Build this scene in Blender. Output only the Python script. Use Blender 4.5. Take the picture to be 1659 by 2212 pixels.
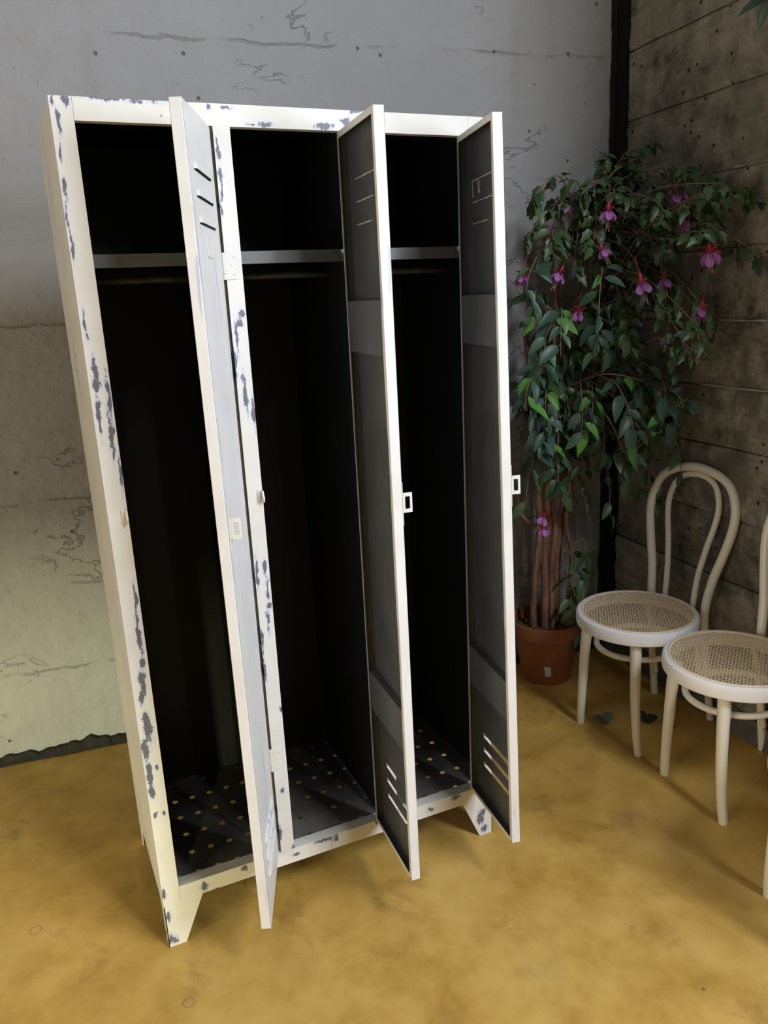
import bpy, bmesh, math, random
from mathutils import Vector, Matrix, noise

for o in list(bpy.data.objects):
    bpy.data.objects.remove(o, do_unlink=True)
SC = bpy.context.scene
COL = SC.collection
R = math.radians

# ------------------------------------------------------------------ camera
cam_d = bpy.data.cameras.new('camera')
cam = bpy.data.objects.new('camera', cam_d)
COL.objects.link(cam)
SC.camera = cam
cam_d.sensor_fit = 'VERTICAL'
cam_d.sensor_height = 36.0
cam_d.lens = 1717.63 / 2212.0 * 36.0
cam_d.clip_start = 0.02
_F = Vector((0.3916472, 0.88215297, -0.2615695))
_R = Vector((0.90770653, -0.4169549, -0.04708992))
_U = Vector((0.1506032, 0.21898571, 0.96403524))
m = Matrix((( _R.x, _U.x, -_F.x, -0.11889), (_R.y, _U.y, -_F.y, -1.61661), (_R.z, _U.z, -_F.z, 1.43623), (0, 0, 0, 1)))
cam.matrix_world = m

# ------------------------------------------------------------------ world, daylight, exposure
w = bpy.data.worlds.new('world')
SC.world = w
w.use_nodes = True
bg = w.node_tree.nodes['Background']
bg.inputs['Color'].default_value = (0.75, 0.85, 1.0, 1)
bg.inputs['Strength'].default_value = 0.12


def area(name, loc, target, sx, sy, power, col):
    d = bpy.data.lights.new(name, 'AREA')
    d.shape = 'RECTANGLE'
    d.size, d.size_y = sx, sy
    d.energy = power
    d.color = col
    o = bpy.data.objects.new(name, d)
    COL.objects.link(o)
    o.location = loc
    o.rotation_euler = (Vector(target) - Vector(loc)).to_track_quat('-Z', 'Y').to_euler()
    return o


# daylight entering through the high window, the side door and an added low slot (openings built below)
area('high_window_daylight', (1.28, -2.98, 3.45), (0.9, 0.3, 0.9), 0.5, 1.0, 104, (0.92, 0.95, 1.0))
area('side_door_daylight', (-2.72, -1.45, 1.2), (0.6, -0.1, 0.7), 1.2, 1.9, 56, (1.0, 0.88, 0.66))
area('near_window_daylight', (1.72, -2.15, 1.65), (0.4, -0.7, 0.7), 0.8, 1.1, 105, (0.78, 0.86, 1.0))
area('low_slot_fill', (-2.10, -4.85, 0.55), (-0.3, 1.0, 0.4), 0.45, 0.3, 330, (0.97, 0.98, 0.58))  # added low fill for the lower rear wall, masked by the slot's edges

SC.view_settings.view_transform = 'Standard'
SC.view_settings.look = 'None'
SC.view_settings.gamma = 1.0
SC.view_settings.use_curve_mapping = False
SC.view_settings.exposure = -0.25
SC.cycles.max_bounces = 5
SC.cycles.diffuse_bounces = 4
SC.cycles.glossy_bounces = 2
SC.cycles.transmission_bounces = 2
SC.cycles.caustics_reflective = False
SC.cycles.caustics_refractive = False


# ------------------------------------------------------------------ helpers
def n3(x, y, z):
    return noise.noise(Vector((x, y, z)))


class MB:
    def __init__(s):
        s.v, s.f, s.a = [], [], []

    def add(s, vs, fs, a=None):
        b = len(s.v)
        s.v += [tuple(q) for q in vs]
        s.f += [tuple(b + i for i in q) for q in fs]
        s.a += (a if a else [0.0] * len(vs))

    def box(s, lo, hi):
        x0, y0, z0 = lo
        x1, y1, z1 = hi
        s.add([(x0, y0, z0), (x1, y0, z0), (x1, y1, z0), (x0, y1, z0), (x0, y0, z1), (x1, y0, z1), (x1, y1, z1), (x0, y1, z1)],
              [(0, 3, 2, 1), (4, 5, 6, 7), (0, 1, 5, 4), (1, 2, 6, 5), (2, 3, 7, 6), (3, 0, 4, 7)])

    def rbox(s, lo, hi, r=0.002, seg=2):
        bm = bmesh.new()
        bmesh.ops.create_cube(bm, size=1)
        for v in bm.verts:
            v.co = Vector([(lo[i] + hi[i]) / 2 + v.co[i] * (hi[i] - lo[i]) for i in range(3)])
        bmesh.ops.bevel(bm, geom=list(bm.edges), offset=r, segments=seg, affect='EDGES', profile=0.5)
        bm.verts.index_update()
        s.add([v.co[:] for v in bm.verts], [[v.index for v in f.verts] for f in bm.faces])
        bm.free()

    def prism(s, pts, d):
        """pts: planar polygon (3D), extruded by vector d"""
        n = len(pts)
        d = Vector(d)
        a = [Vector(q) for q in pts]
        b = [q + d for q in a]
        s.add(a + b, [tuple(reversed(range(n))), tuple(range(n, 2 * n))] + [(i, (i + 1) % n, n + (i + 1) % n, n + i) for i in range(n)])

    def tube(s, pts, rad, n=10, closed=False, cap=True):
        P = [Vector(q) for q in pts]
        k = len(P)
        rr = rad if isinstance(rad, (list, tuple)) else [rad] * k
        T = []
        for i in range(k):
            if closed:
                t = P[(i + 1) % k] - P[i - 1]
            else:
                t = P[min(i + 1, k - 1)] - P[max(i - 1, 0)]
            T.append(t.normalized() if t.length > 1e-9 else Vector((0, 0, 1)))
        ref = Vector((0, 0, 1)) if abs(T[0].z) < 0.9 else Vector((1, 0, 0))
        u = (ref - T[0] * ref.dot(T[0])).normalized()
        vs = []
        for i in range(k):
            u = u - T[i] * u.dot(T[i])
            u = u.normalized() if u.length > 1e-6 else T[i].orthogonal().normalized()
            w_ = T[i].cross(u)
            for j in range(n):
                a = 2 * math.pi * j / n
                vs.append(P[i] + (u * math.cos(a) + w_ * math.sin(a)) * rr[i])
        fs = []
        for i in range(k if closed else k - 1):
            i2 = (i + 1) % k
            for j in range(n):
                j2 = (j + 1) % n
                fs.append((i * n + j, i * n + j2, i2 * n + j2, i2 * n + j))
        if cap and not closed:
            fs.append(tuple(reversed(range(n))))
            fs.append(tuple(range((k - 1) * n, k * n)))
        s.add(vs, fs)

    def lathe(s, prof, c=(0, 0, 0), n=48, closed=False):
        vs, fs = [], []
        for j in range(n):
            a = 2 * math.pi * j / n
            for r_, z in prof:
                vs.append((c[0] + r_ * math.cos(a), c[1] + r_ * math.sin(a), c[2] + z))
        k = len(prof)
        for j in range(n):
            j2 = (j + 1) % n
            for i in range(k if closed else k - 1):
                i2 = (i + 1) % k
                fs.append((j * k + i, j2 * k + i, j2 * k + i2, j * k + i2))
        s.add(vs, fs)

    def grid(s, fn, nu, nv, flip=False, att=None):
        """fn(u,v)->xyz, u,v in 0..1"""
        vs = [fn(i / nu, j / nv) for j in range(nv + 1) for i in range(nu + 1)]
        fs = []
        for j in range(nv):
            for i in range(nu):
                q = (j * (nu + 1) + i, j * (nu + 1) + i + 1, (j + 1) * (nu + 1) + i + 1, (j + 1) * (nu + 1) + i)
                fs.append(tuple(reversed(q)) if flip else q)
        s.add(vs, fs, [att(q) for q in vs] if att else None)

    def build(s, name, mat, parent=None, smooth=False, att=None, origin=None):
        me = bpy.data.meshes.new(name)
        vs = s.v
        if origin:
            vs = [(q[0] - origin[0], q[1] - origin[1], q[2] - origin[2]) for q in vs]
        me.from_pydata(vs, [], s.f)
        if att:
            a = me.attributes.new(att, 'FLOAT', 'POINT')
            a.data.foreach_set('value', s.a)
        me.materials.append(mat)
        if smooth:
            me.shade_smooth()
            if smooth == 'angle':
                bm = bmesh.new()
                bm.from_mesh(me)
                for e in bm.edges:
                    if len(e.link_faces) == 2 and e.calc_face_angle(0) > R(35):
                        e.smooth = False
                bm.to_mesh(me)
                bm.free()
        me.update()
        o = bpy.data.objects.new(name, me)
        COL.objects.link(o)
        if origin:
            o.location = origin
        if parent:
            o.parent = parent
        return o


def tag(o, label=None, cat=None, group=None, kind=None):
    if label: o['label'] = label
    if cat: o['category'] = cat
    if group: o['group'] = group
    if kind: o['kind'] = kind
    return o


def empty(name, loc, rz=0.0):
    o = bpy.data.objects.new(name, None)
    COL.objects.link(o)
    o.location = loc
    o.rotation_euler = (0, 0, rz)
    o.empty_display_size = 0.1
    return o


def copy_tree(o, parent=None):
    c = o.copy()
    COL.objects.link(c)
    if parent:
        c.parent = parent
    for ch in list(o.children):
        copy_tree(ch, c)
    return c


# ------------------------------------------------------------------ material helpers
class NT:
    def __init__(s, name):
        s.m = bpy.data.materials.new(name)
        s.m.use_nodes = True
        s.t = s.m.node_tree
        s.b = s.t.nodes['Principled BSDF']
        s.out = s.t.nodes['Material Output']

    def n(s, typ, **kw):
        nd = s.t.nodes.new(typ)
        for k, v in kw.items():
            setattr(nd, k, v)
        return nd

    def l(s, a, b):
        s.t.links.new(a, b)

    def put(s, inp, v):
        if hasattr(v, 'is_output') or isinstance(v, bpy.types.NodeSocket):
            s.l(v, inp)
        else:
            inp.default_value = v

    def coord(s, scale=(1, 1, 1), kind='Object', loc=(0, 0, 0)):
        tc = s.n('ShaderNodeTexCoord')
        mp = s.n('ShaderNodeMapping')
        mp.inputs['Scale'].default_value = scale
        mp.inputs['Location'].default_value = loc
        s.l(tc.outputs[kind], mp.inputs['Vector'])
        return mp.outputs[0]

    def noise(s, vec, scale, detail=4, rough=0.55, dist=0.0):
        nd = s.n('ShaderNodeTexNoise')
        s.l(vec, nd.inputs['Vector'])
        nd.inputs['Scale'].default_value = scale
        nd.inputs['Detail'].default_value = detail
        nd.inputs['Roughness'].default_value = rough
        nd.inputs['Distortion'].default_value = dist
        return nd.outputs['Fac']

    def voro(s, vec, scale, feature='F1', rnd=1.0):
        nd = s.n('ShaderNodeTexVoronoi', feature=feature)
        s.l(vec, nd.inputs['Vector'])
        nd.inputs['Scale'].default_value = scale
        nd.inputs['Randomness'].default_value = rnd
        return nd

    def math(s, op, a, b=0.0, c=0.0, clamp=False):
        nd = s.n('ShaderNodeMath', operation=op, use_clamp=clamp)
        s.put(nd.inputs[0], a)
        s.put(nd.inputs[1], b)
        s.put(nd.inputs[2], c)
        return nd.outputs[0]

    def step(s, v, lo, hi, t0=0.0, t1=1.0):
        nd = s.n('ShaderNodeMapRange', interpolation_type='SMOOTHSTEP')
        s.put(nd.inputs['Value'], v)
        nd.inputs['From Min'].default_value = lo
        nd.inputs['From Max'].default_value = hi
        nd.inputs['To Min'].default_value = t0
        nd.inputs['To Max'].default_value = t1
        return nd.outputs['Result']

    def mix(s, f, a, b, mode='MIX'):
        nd = s.n('ShaderNodeMix', data_type='RGBA', blend_type=mode)
        s.put(nd.inputs[0], f)
        s.put(nd.inputs[6], a if not isinstance(a, tuple) else (*a, 1)[:4])
        s.put(nd.inputs[7], b if not isinstance(b, tuple) else (*b, 1)[:4])
        return nd.outputs[2]

    def ramp(s, v, stops):
        nd = s.n('ShaderNodeValToRGB')
        e = nd.color_ramp.elements
        while len(e) < len(stops):
            e.new(0.5)
        for el, (p_, c) in zip(e, stops):
            el.position = p_
            el.color = (*c, 1)
        s.put(nd.inputs[0], v)
        return nd.outputs[0]

    def bump(s, h, strength=0.3, dist=0.01):
        nd = s.n('ShaderNodeBump')
        nd.inputs['Strength'].default_value = strength
        nd.inputs['Distance'].default_value = dist
        s.put(nd.inputs['Height'], h)
        s.l(nd.outputs[0], s.b.inputs['Normal'])

    def sepz(s, vec):
        nd = s.n('ShaderNodeSeparateXYZ')
        s.l(vec, nd.inputs[0])
        return nd.outputs

    def fin(s, col=None, rough=0.5, spec=0.5, metal=0.0):
        if col is not None:
            s.put(s.b.inputs['Base Color'], col if not isinstance(col, tuple) else (*col, 1)[:4])
        s.put(s.b.inputs['Roughness'], rough)
        s.b.inputs['Specular IOR Level'].default_value = spec
        s.b.inputs['Metallic'].default_value = metal
        return s.m


def simple(name, col, rough=0.5, spec=0.5, var=0.12, scale=12, metal=0.0, bump=0.0, bscale=60):
    t = NT(name)
    v = t.coord()
    f = t.noise(v, scale)
    c = t.mix(f, tuple(x * (1 - var) for x in col), tuple(min(1, x * (1 + var)) for x in col))
    if bump:
        t.bump(t.noise(v, bscale, 3), bump, 0.005)
    return t.fin(c, rough, spec, metal)


# ---- paint of the locker: cream, worn to bluish undercoat and grey steel
def mk_paint(name, base, streak=0.0):
    t = NT(name)
    v = t.coord()
    at = t.n('ShaderNodeAttribute', attribute_name='chip')
    fld = at.outputs['Fac']
    nz = t.noise(t.coord((150, 150, 60)), 1, 4, 0.7)
    sub = t.math('SUBTRACT', nz, 0.5)
    val = t.math('ADD', fld, t.math('MULTIPLY', sub, 1.7))
    gate = t.step(fld, 0.02, 0.15)
    val = t.math('MULTIPLY', val, gate)
    halo = t.step(val, 0.15, 0.5)
    core = t.step(val, 0.50, 0.62)
    dirt = t.noise(v, 9, 5, 0.6)
    c = t.mix(t.step(dirt, 0.35, 0.75), base, tuple(x * k for x, k in zip(base, (0.93, 0.92, 0.88))))
    # tiny pits
    vo = t.voro(v, 38)
    pits = t.math('MULTIPLY', t.step(vo.outputs['Distance'], 0.05, 0.09, 1, 0), t.step(t.noise(v, 7), 0.6, 0.66))
    # rubbed vertical streaks
    vs = t.coord((55, 55, 3.2))
    st = t.step(t.noise(vs, 1.0, 3, 0.5), 0.70 - streak, 0.76 - streak)
    st = t.math('MULTIPLY', st, t.step(t.noise(v, 5), 0.5 - streak, 0.62))
    c = t.mix(t.math('MULTIPLY', st, 0.75), c, (0.40, 0.42, 0.55))
    c = t.mix(t.math('MULTIPLY', halo, 0.7), c, (0.47, 0.53, 0.70))
    c = t.mix(core, c, (0.135, 0.13, 0.15))
    c = t.mix(pits, c, (0.12, 0.10, 0.09))
    t.bump(t.math('ADD', t.math('MULTIPLY', core, -1.0), t.math('MULTIPLY', dirt, 0.35)), 0.35, 0.002)
    return t.fin(c, 0.42, 0.45)


CREAM = (0.70, 0.68, 0.62)
M_PAINT = mk_paint('cream_locker_paint', CREAM)
M_PAINT_RUB = mk_paint('cream_paint_rubbed', (0.72, 0.705, 0.68), 0.11)


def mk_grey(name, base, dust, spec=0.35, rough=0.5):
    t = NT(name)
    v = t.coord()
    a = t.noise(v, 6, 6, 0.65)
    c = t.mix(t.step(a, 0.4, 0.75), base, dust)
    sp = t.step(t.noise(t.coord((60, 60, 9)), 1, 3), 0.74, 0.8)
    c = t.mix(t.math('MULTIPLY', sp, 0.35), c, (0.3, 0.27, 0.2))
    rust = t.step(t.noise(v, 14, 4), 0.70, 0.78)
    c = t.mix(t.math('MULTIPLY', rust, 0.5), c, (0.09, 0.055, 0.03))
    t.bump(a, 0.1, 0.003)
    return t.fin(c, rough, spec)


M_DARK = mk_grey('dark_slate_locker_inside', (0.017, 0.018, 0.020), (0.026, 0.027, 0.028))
M_LINING = mk_grey('grey_door_inside', (0.075, 0.077, 0.076), (0.115, 0.112, 0.105))
M_BAND = mk_grey('grey_stiffener_paint', (0.10, 0.104, 0.108), (0.135, 0.135, 0.13))
M_SHELF = mk_grey('grey_shelf_paint', (0.10, 0.108, 0.105), (0.15, 0.155, 0.15), 0.5, 0.35)
M_PAN = mk_grey('dusty_perforated_pan', (0.10, 0.094, 0.085), (0.19, 0.18, 0.17), 0.3, 0.55)


# ---- room surfaces
def mk_backwall():
    t = NT('whitewashed_rough_wall')
    v = t.coord()
    big = t.noise(v, 1.3, 4, 0.6)
    c = t.mix(t.step(big, 0.3, 0.75), (0.325, 0.33, 0.342), (0.385, 0.39, 0.40))
    # hairline squiggles and joint cracks
    sq = t.math('ABSOLUTE', t.math('SUBTRACT', t.noise(t.coord((1, 1, 1.6)), 3.2, 6, 0.62, 0.4), 0.5))
    crack = t.math('MULTIPLY', t.step(sq, 0.0, 0.010, 1, 0), t.step(t.noise(v, 2.2, 3), 0.53, 0.62))
    z = t.sepz(v)[2]
    wob = t.math('MULTIPLY', t.math('SUBTRACT', t.noise(v, 9, 5, 0.6), 0.5), 0.05)
    zz = t.math('ADD', z, wob)
    lines = None
    for z0 in (0.30, 0.585, 0.865, 1.40, 1.90, 2.19):
        d = t.step(t.math('ABSOLUTE', t.math('SUBTRACT', zz, z0)), 0.0, 0.006, 1, 0)
        lines = d if lines is None else t.math('MAXIMUM', lines, d)
    lines = t.math('MULTIPLY', lines, t.step(t.noise(v, 4.5, 4), 0.43, 0.58))
    crack = t.math('MAXIMUM', crack, lines)
    vo = t.voro(v, 13)
    holes = t.step(vo.outputs['Distance'], 0.045, 0.085, 1, 0)
    sel = t.n('ShaderNodeSeparateColor')
    t.l(vo.outputs['Color'], sel.inputs[0])
    holes = t.math('MULTIPLY', holes, t.step(sel.outputs[0], 0.36, 0.40))
    c = t.mix(t.math('MULTIPLY', crack, 0.24), c, (0.15, 0.13, 0.105))
    vo3 = t.voro(t.coord((1, 1, 1.5), loc=(0.3, 0.2, 0.7)), 21)
    h3 = t.math('MULTIPLY', t.step(vo3.outputs['Distance'], 0.03, 0.10, 1, 0), t.step(t.noise(v, 3.1, 2), 0.50, 0.58))
    c = t.mix(t.math('MULTIPLY', h3, 0.55), c, (0.14, 0.12, 0.10))
    c = t.mix(t.math('MULTIPLY', holes, 0.8), c, (0.10, 0.085, 0.065))
    # vertical runs
    run = t.step(t.noise(t.coord((9, 9, 1.2)), 1, 4), 0.6, 0.72)
    c = t.mix(t.math('MULTIPLY', run, 0.15), c, (0.24, 0.22, 0.18))
    h = t.math('ADD', t.noise(v, 22, 6, 0.6), t.math('MULTIPLY', t.noise(t.coord((1, 1, 2)), 5, 4), 1.2))
    h = t.math('SUBTRACT', h, t.math('MULTIPLY', crack, 0.6))
    h = t.math('SUBTRACT', h, holes)
    t.bump(h, 0.7, 0.014)
    return t.fin(c, 0.75, 0.25)


def mk_concrete():
    t = NT('board_marked_concrete')
    v = t.coord()
    oi = t.n('ShaderNodeObjectInfo')
    a = t.noise(v, 3.5, 7, 0.68)
    b = t.noise(v, 14, 6, 0.7)
    c = t.ramp(t.math('ADD', t.math('MULTIPLY', a, 0.6), t.math('MULTIPLY', b, 0.4)),
               [(0.33, (0.035, 0.031, 0.025)), (0.43, (0.20, 0.187, 0.15)), (0.54, (0.31, 0.292, 0.237)), (0.70, (0.45, 0.425, 0.355))])
    blk = t.step(t.noise(v, 2.6, 8, 0.78), 0.47, 0.62)
    c = t.mix(t.math('MULTIPLY', blk, 0.68), c, (0.035, 0.031, 0.027))
    grain = t.noise(t.coord((1, 4, 70)), 1, 3)
    c = t.mix(t.math('MULTIPLY', t.step(grain, 0.45, 0.7), 0.2), c, (0.09, 0.08, 0.065))
    vo = t.voro(v, 26)
    sel = t.n('ShaderNodeSeparateColor')
    t.l(vo.outputs['Color'], sel.inputs[0])
    holes = t.math('MULTIPLY', t.step(vo.outputs['Distance'], 0.07, 0.17, 1, 0), t.step(sel.outputs[0], 0.50, 0.53))
    c = t.mix(holes, c, (0.012, 0.011, 0.01))
    c = t.mix(t.math('MULTIPLY', oi.outputs['Random'], 0.28), c, (0.12, 0.11, 0.09))
    h = t.math('SUBTRACT', t.math('ADD', b, t.math('MULTIPLY', grain, 0.3)), t.math('MULTIPLY', holes, 1.2))
    t.bump(h, 0.9, 0.012)
    return t.fin(c, 0.85, 0.2)


def mk_floor():
    t = NT('ochre_painted_floor')
    v = t.coord()
    a = t.noise(v, 2.1, 7, 0.62, 0.3)
    b = t.noise(v, 9, 6, 0.65)
    c = t.ramp(t.math('ADD', t.math('MULTIPLY', a, 0.55), t.math('MULTIPLY', b, 0.45)),
               [(0.33, (0.30, 0.165, 0.026)), (0.45, (0.46, 0.275, 0.058)), (0.55, (0.55, 0.345, 0.085)), (0.70, (0.63, 0.42, 0.13))])
    bl = t.step(t.noise(v, 5.2, 6, 0.66, 0.5), 0.56, 0.70)
    c = t.mix(t.math('MULTIPLY', bl, 0.5), c, (0.27, 0.145, 0.04))
    gr = t.step(t.noise(t.coord((1, 1, 1), loc=(3, 7, 0)), 3.3, 5, 0.6), 0.60, 0.74)
    c = t.mix(t.math('MULTIPLY', gr, 0.3), c, (0.30, 0.24, 0.13))
    vo = t.voro(v, 9)
    sel = t.n('ShaderNodeSeparateColor')
    t.l(vo.outputs['Color'], sel.inputs[0])
    dk = t.math('MULTIPLY', t.step(vo.outputs['Distance'], 0.02, 0.05, 1, 0), t.step(sel.outputs[0], 0.7, 0.72))
    c = t.mix(t.math('MULTIPLY', dk, 0.7), c, (0.09, 0.055, 0.02))
    vo2 = t.voro(t.coord(loc=(1.3, 0.7, 0)), 7)
    wh = t.math('MULTIPLY', t.step(vo2.outputs['Distance'], 0.010, 0.018, 1, 0), t.step(t.noise(v, 3), 0.48, 0.5))
    c = t.mix(wh, c, (0.85, 0.78, 0.6))
    # two old ring-shaped stains
    sx = t.sepz(v)
    for (x0, y0, r0) in ((-0.2825, 0.2075, 0.013), (0.0102, -0.1729, 0.012)):
        dx = t.math('SUBTRACT', sx[0], x0)
        dy = t.math('SUBTRACT', sx[1], y0)
        dd = t.math('SQRT', t.math('ADD', t.math('MULTIPLY', dx, dx), t.math('MULTIPLY', dy, dy)))
        rg = t.step(t.math('ABSOLUTE', t.math('SUBTRACT', dd, r0)), 0.0005, 0.003, 1, 0)
        c = t.mix(t.math('MULTIPLY', rg, 0.5), c, (0.25, 0.13, 0.05))
    t.bump(t.math('ADD', b, t.math('MULTIPLY', t.noise(v, 40, 3), 0.3)), 0.12, 0.006)
    rg = t.step(a, 0.3, 0.7, 0.42, 0.6)
    return t.fin(c, rg, 0.35)


M_BACK = mk_backwall()
M_CONC = mk_concrete()
M_FLOOR = mk_floor()
M_TAR = simple('black_bitumen', (0.006, 0.006, 0.006), 0.7, 0.2, 0.4, 30, bump=0.4)
M_TARBASE = simple('crumbling_dark_mortar', (0.030, 0.028, 0.024), 0.9, 0.2, 0.8, 30, bump=0.8, bscale=90)
M_FOOT = simple('rough_grey_footing', (0.11, 0.11, 0.105), 0.9, 0.2, 0.6, 22, bump=0.8, bscale=70)
M_PLAIN = simple('plain_limewash', (0.20, 0.185, 0.155), 0.85, 0.2)
M_WOODW = simple('white_window_paint', (0.7, 0.69, 0.65), 0.5)

# ---- chairs, plant
M_CHAIR = simple('cream_white_lacquer', (0.84, 0.80, 0.70), 0.32, 0.5, 0.05, 8)
M_RING = simple('white_lacquer_seat_rim', (0.88, 0.875, 0.88), 0.30, 0.5, 0.03, 8)
M_CANE = simple('natural_cane', (0.88, 0.69, 0.46), 0.5, 0.4, 0.2, 60)
M_POT = simple('terracotta_plastic', (0.27, 0.095, 0.045), 0.55, 0.3, 0.15, 10)
M_SOIL = simple('dry_moss_and_soil', (0.10, 0.07, 0.03), 0.95, 0.1, 0.8, 60, bump=1.0, bscale=120)
M_TWIG = simple('twig_brown', (0.22, 0.15, 0.10), 0.7, 0.3, 0.3, 40)


def mk_bark():
    t = NT('reddish_brown_bark')
    v = t.coord((30, 30, 6))
    a = t.noise(v, 1, 5, 0.6)
    c = t.ramp(a, [(0.3, (0.07, 0.035, 0.025)), (0.55, (0.22, 0.115, 0.075)), (0.75, (0.36, 0.21, 0.14))])
    t.bump(a, 0.5, 0.006)
    return t.fin(c, 0.75, 0.25)


M_BARK = mk_bark()


def mk_leaf(name, stops, island=False):
    t = NT(name)
    if island:
        rnd = t.n('ShaderNodeNewGeometry').outputs['Random Per Island']
    else:
        rnd = t.n('ShaderNodeObjectInfo').outputs['Random']
    c = t.ramp(rnd, stops)
    v = t.coord((1, 1, 1))
    c = t.mix(t.math('MULTIPLY', t.noise(v, 60, 2), 0.25), c, (0.02, 0.03, 0.02))
    return t.fin(c, 0.42, 0.4)


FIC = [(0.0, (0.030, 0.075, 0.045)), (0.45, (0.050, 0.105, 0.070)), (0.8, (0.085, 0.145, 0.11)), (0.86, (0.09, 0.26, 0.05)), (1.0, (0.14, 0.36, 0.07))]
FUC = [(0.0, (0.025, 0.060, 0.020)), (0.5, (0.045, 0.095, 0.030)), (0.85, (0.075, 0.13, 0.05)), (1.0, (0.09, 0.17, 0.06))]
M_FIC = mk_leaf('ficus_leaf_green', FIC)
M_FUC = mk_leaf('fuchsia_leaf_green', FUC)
M_MASS = mk_leaf('foliage_mass_green', FUC, True)  # same greens as the fuchsia leaves, one random tone per leaf
M_SEPAL = simple('crimson_pink_sepal', (0.55, 0.045, 0.10), 0.5, 0.3, 0.2, 40)
M_PETAL = simple('mauve_petal', (0.42, 0.16, 0.46), 0.5, 0.3, 0.25, 40)
M_STAMEN = simple('pale_pink_stamen', (0.6, 0.35, 0.35), 0.5)

# ================================================================== THE ROOM
BX0, BY0, BSL = 0.023, 1.022, -0.11           # rear wall: y = BY0 + BSL*(x-BX0)
RX0, RSL = 1.845, 0.09                        # right wall: x = RX0 + RSL*y


def ywall(x): return BY0 + BSL * (x - BX0)
def xwall(y): return RX0 + RSL * y


CX = (RX0 + RSL * (BY0 - BSL * BX0)) / (1 - RSL * BSL)   # corner
CY = ywall(CX)
ZC = 4.4
XL, YF = -2.6, -2.85

# floor
b = MB()
def ffn(u, v):
    x = XL - 0.3 + u * (2.6 - XL)
    y = YF - 0.3 + v * (1.75 - YF)
    return (x, y, 0.0)
b.grid(ffn, 60, 60)
floor = tag(b.build('floor', M_FLOOR), 'ochre yellow painted concrete floor with brown blotches', kind='structure')

# rear wall, with relief
b = MB()
def wfn(u, v):
    x = XL + u * (CX + 0.0 - XL)
    z = v * ZC
    d = 0.004 * n3(x * 2.2, 3.1, z * 2.2) + 0.002 * n3(x * 9, 1.7, z * 11)
    for z0 in (0.30, 0.585, 0.865, 1.40, 1.90, 2.19):
        k = abs(z + 0.02 * n3(x * 3, z0 * 9, 0) - z0) / 0.018
        if k < 1:
            d += 0.006 * (1 - k) * max(0, 0.3 + n3(x * 7, z0 * 5, 2.2))
    if x < 0.15 and z < 0.5:
        d += 0.006 * max(0, n3(x * 14, 9.0, z * 20)) * min(1, (0.15 - x) * 4)
    d *= min(1.0, (CX - x) / 0.05)
    return (x, ywall(x) - d, z)
b.grid(wfn, 360, 330)
x0, x1 = XL, CX
b.add([(x0, ywall(x0) + .2, 0), (x1, ywall(x1) + .2, 0), (x1, ywall(x1) + .2, ZC), (x0, ywall(x0) + .2, ZC)], [(0, 3, 2, 1)])
wb = tag(b.build('wall_back', M_BACK, smooth=True), 'whitewashed rough rear wall with hairline cracks and pits', kind='structure')

# right wall: slab with board-marked concrete bands
b = MB()
def rq(y, d, z): return (xwall(y) - d, y, z)
yq = -1.5
b.prism([(xwall(CY) + .012, CY, 0), (xwall(yq) + .012, yq, 0), (xwall(yq) + .25, yq, 0), (xwall(CY) + .25, CY + .2, 0)], (0, 0, ZC))
wr = tag(b.build('wall_right', M_CONC), 'dark stained board marked concrete wall', kind='structure')
ZB = [0.0, 0.08, 0.29, 0.50, 0.705, 0.93, 1.115, 1.32, 1.53, 1.75, 1.975, 2.19, 2.40, 2.62]
rnd = random.Random(5)
for i in range(len(ZB) - 1):
    b = MB()
    off = rnd.uniform(-0.002, 0.005)
    tilt = rnd.uniform(-0.004, 0.004)
    z0, z1 = ZB[i], ZB[i + 1]
    def bf(u, v, z0=z0, z1=z1, off=off, tilt=tilt, i=i):
        y = CY - 0.002 - u * (CY + 1.4)
        zz = z0 + v * (z1 - z0 - 0.004)
        if v == 0: zz += 0.004 * n3(y * 6, i * 3.3, 0)
        if v == 1: zz += 0.004 * n3(y * 6, i * 3.3 + 9, 0)
        d = off + tilt * (v - .5) + 0.003 * n3(y * 3, i * 7.7, zz * 4) + 0.0015 * n3(y * 14, i, zz * 22)
        if 0 < v < 1:
            e = min(v, 1 - v)
            if e < 0.1: d += 0.002 * (0.1 - e) / 0.1
        else:
            d -= 0.006
        return rq(y, d, zz)
    b.grid(bf, 90, 10)
    b.build('concrete_band', M_CONC, wr, smooth=True)
# fins of cement squeezed out at some joints
M_FIN = simple('pale_cement_fin', (0.36, 0.34, 0.28), 0.9, 0.2, 0.3, 40)
for zf, ya, yb in ((1.115, 0.31, -0.6), (1.32, 0.25, -0.6), (1.75, 0.22, -0.4), (0.29, 0.75, 0.2), (0.93, 0.0, -0.5)):
    b = MB()
    pts, rr = [], []
    nn = 50
    for k in range(nn + 1):
        y = ya + (yb - ya) * k / nn
        pts.append(rq(y, 0.002, zf + 0.004 * n3(y * 6, zf * 5, 0)))
        rr.append(max(0.0006, 0.0025 + 0.003 * n3(y * 22, zf * 3, 1)))
    b.tube(pts, rr, 6)
    b.build('cement_fin', M_FIN, wr, smooth=True)

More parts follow.
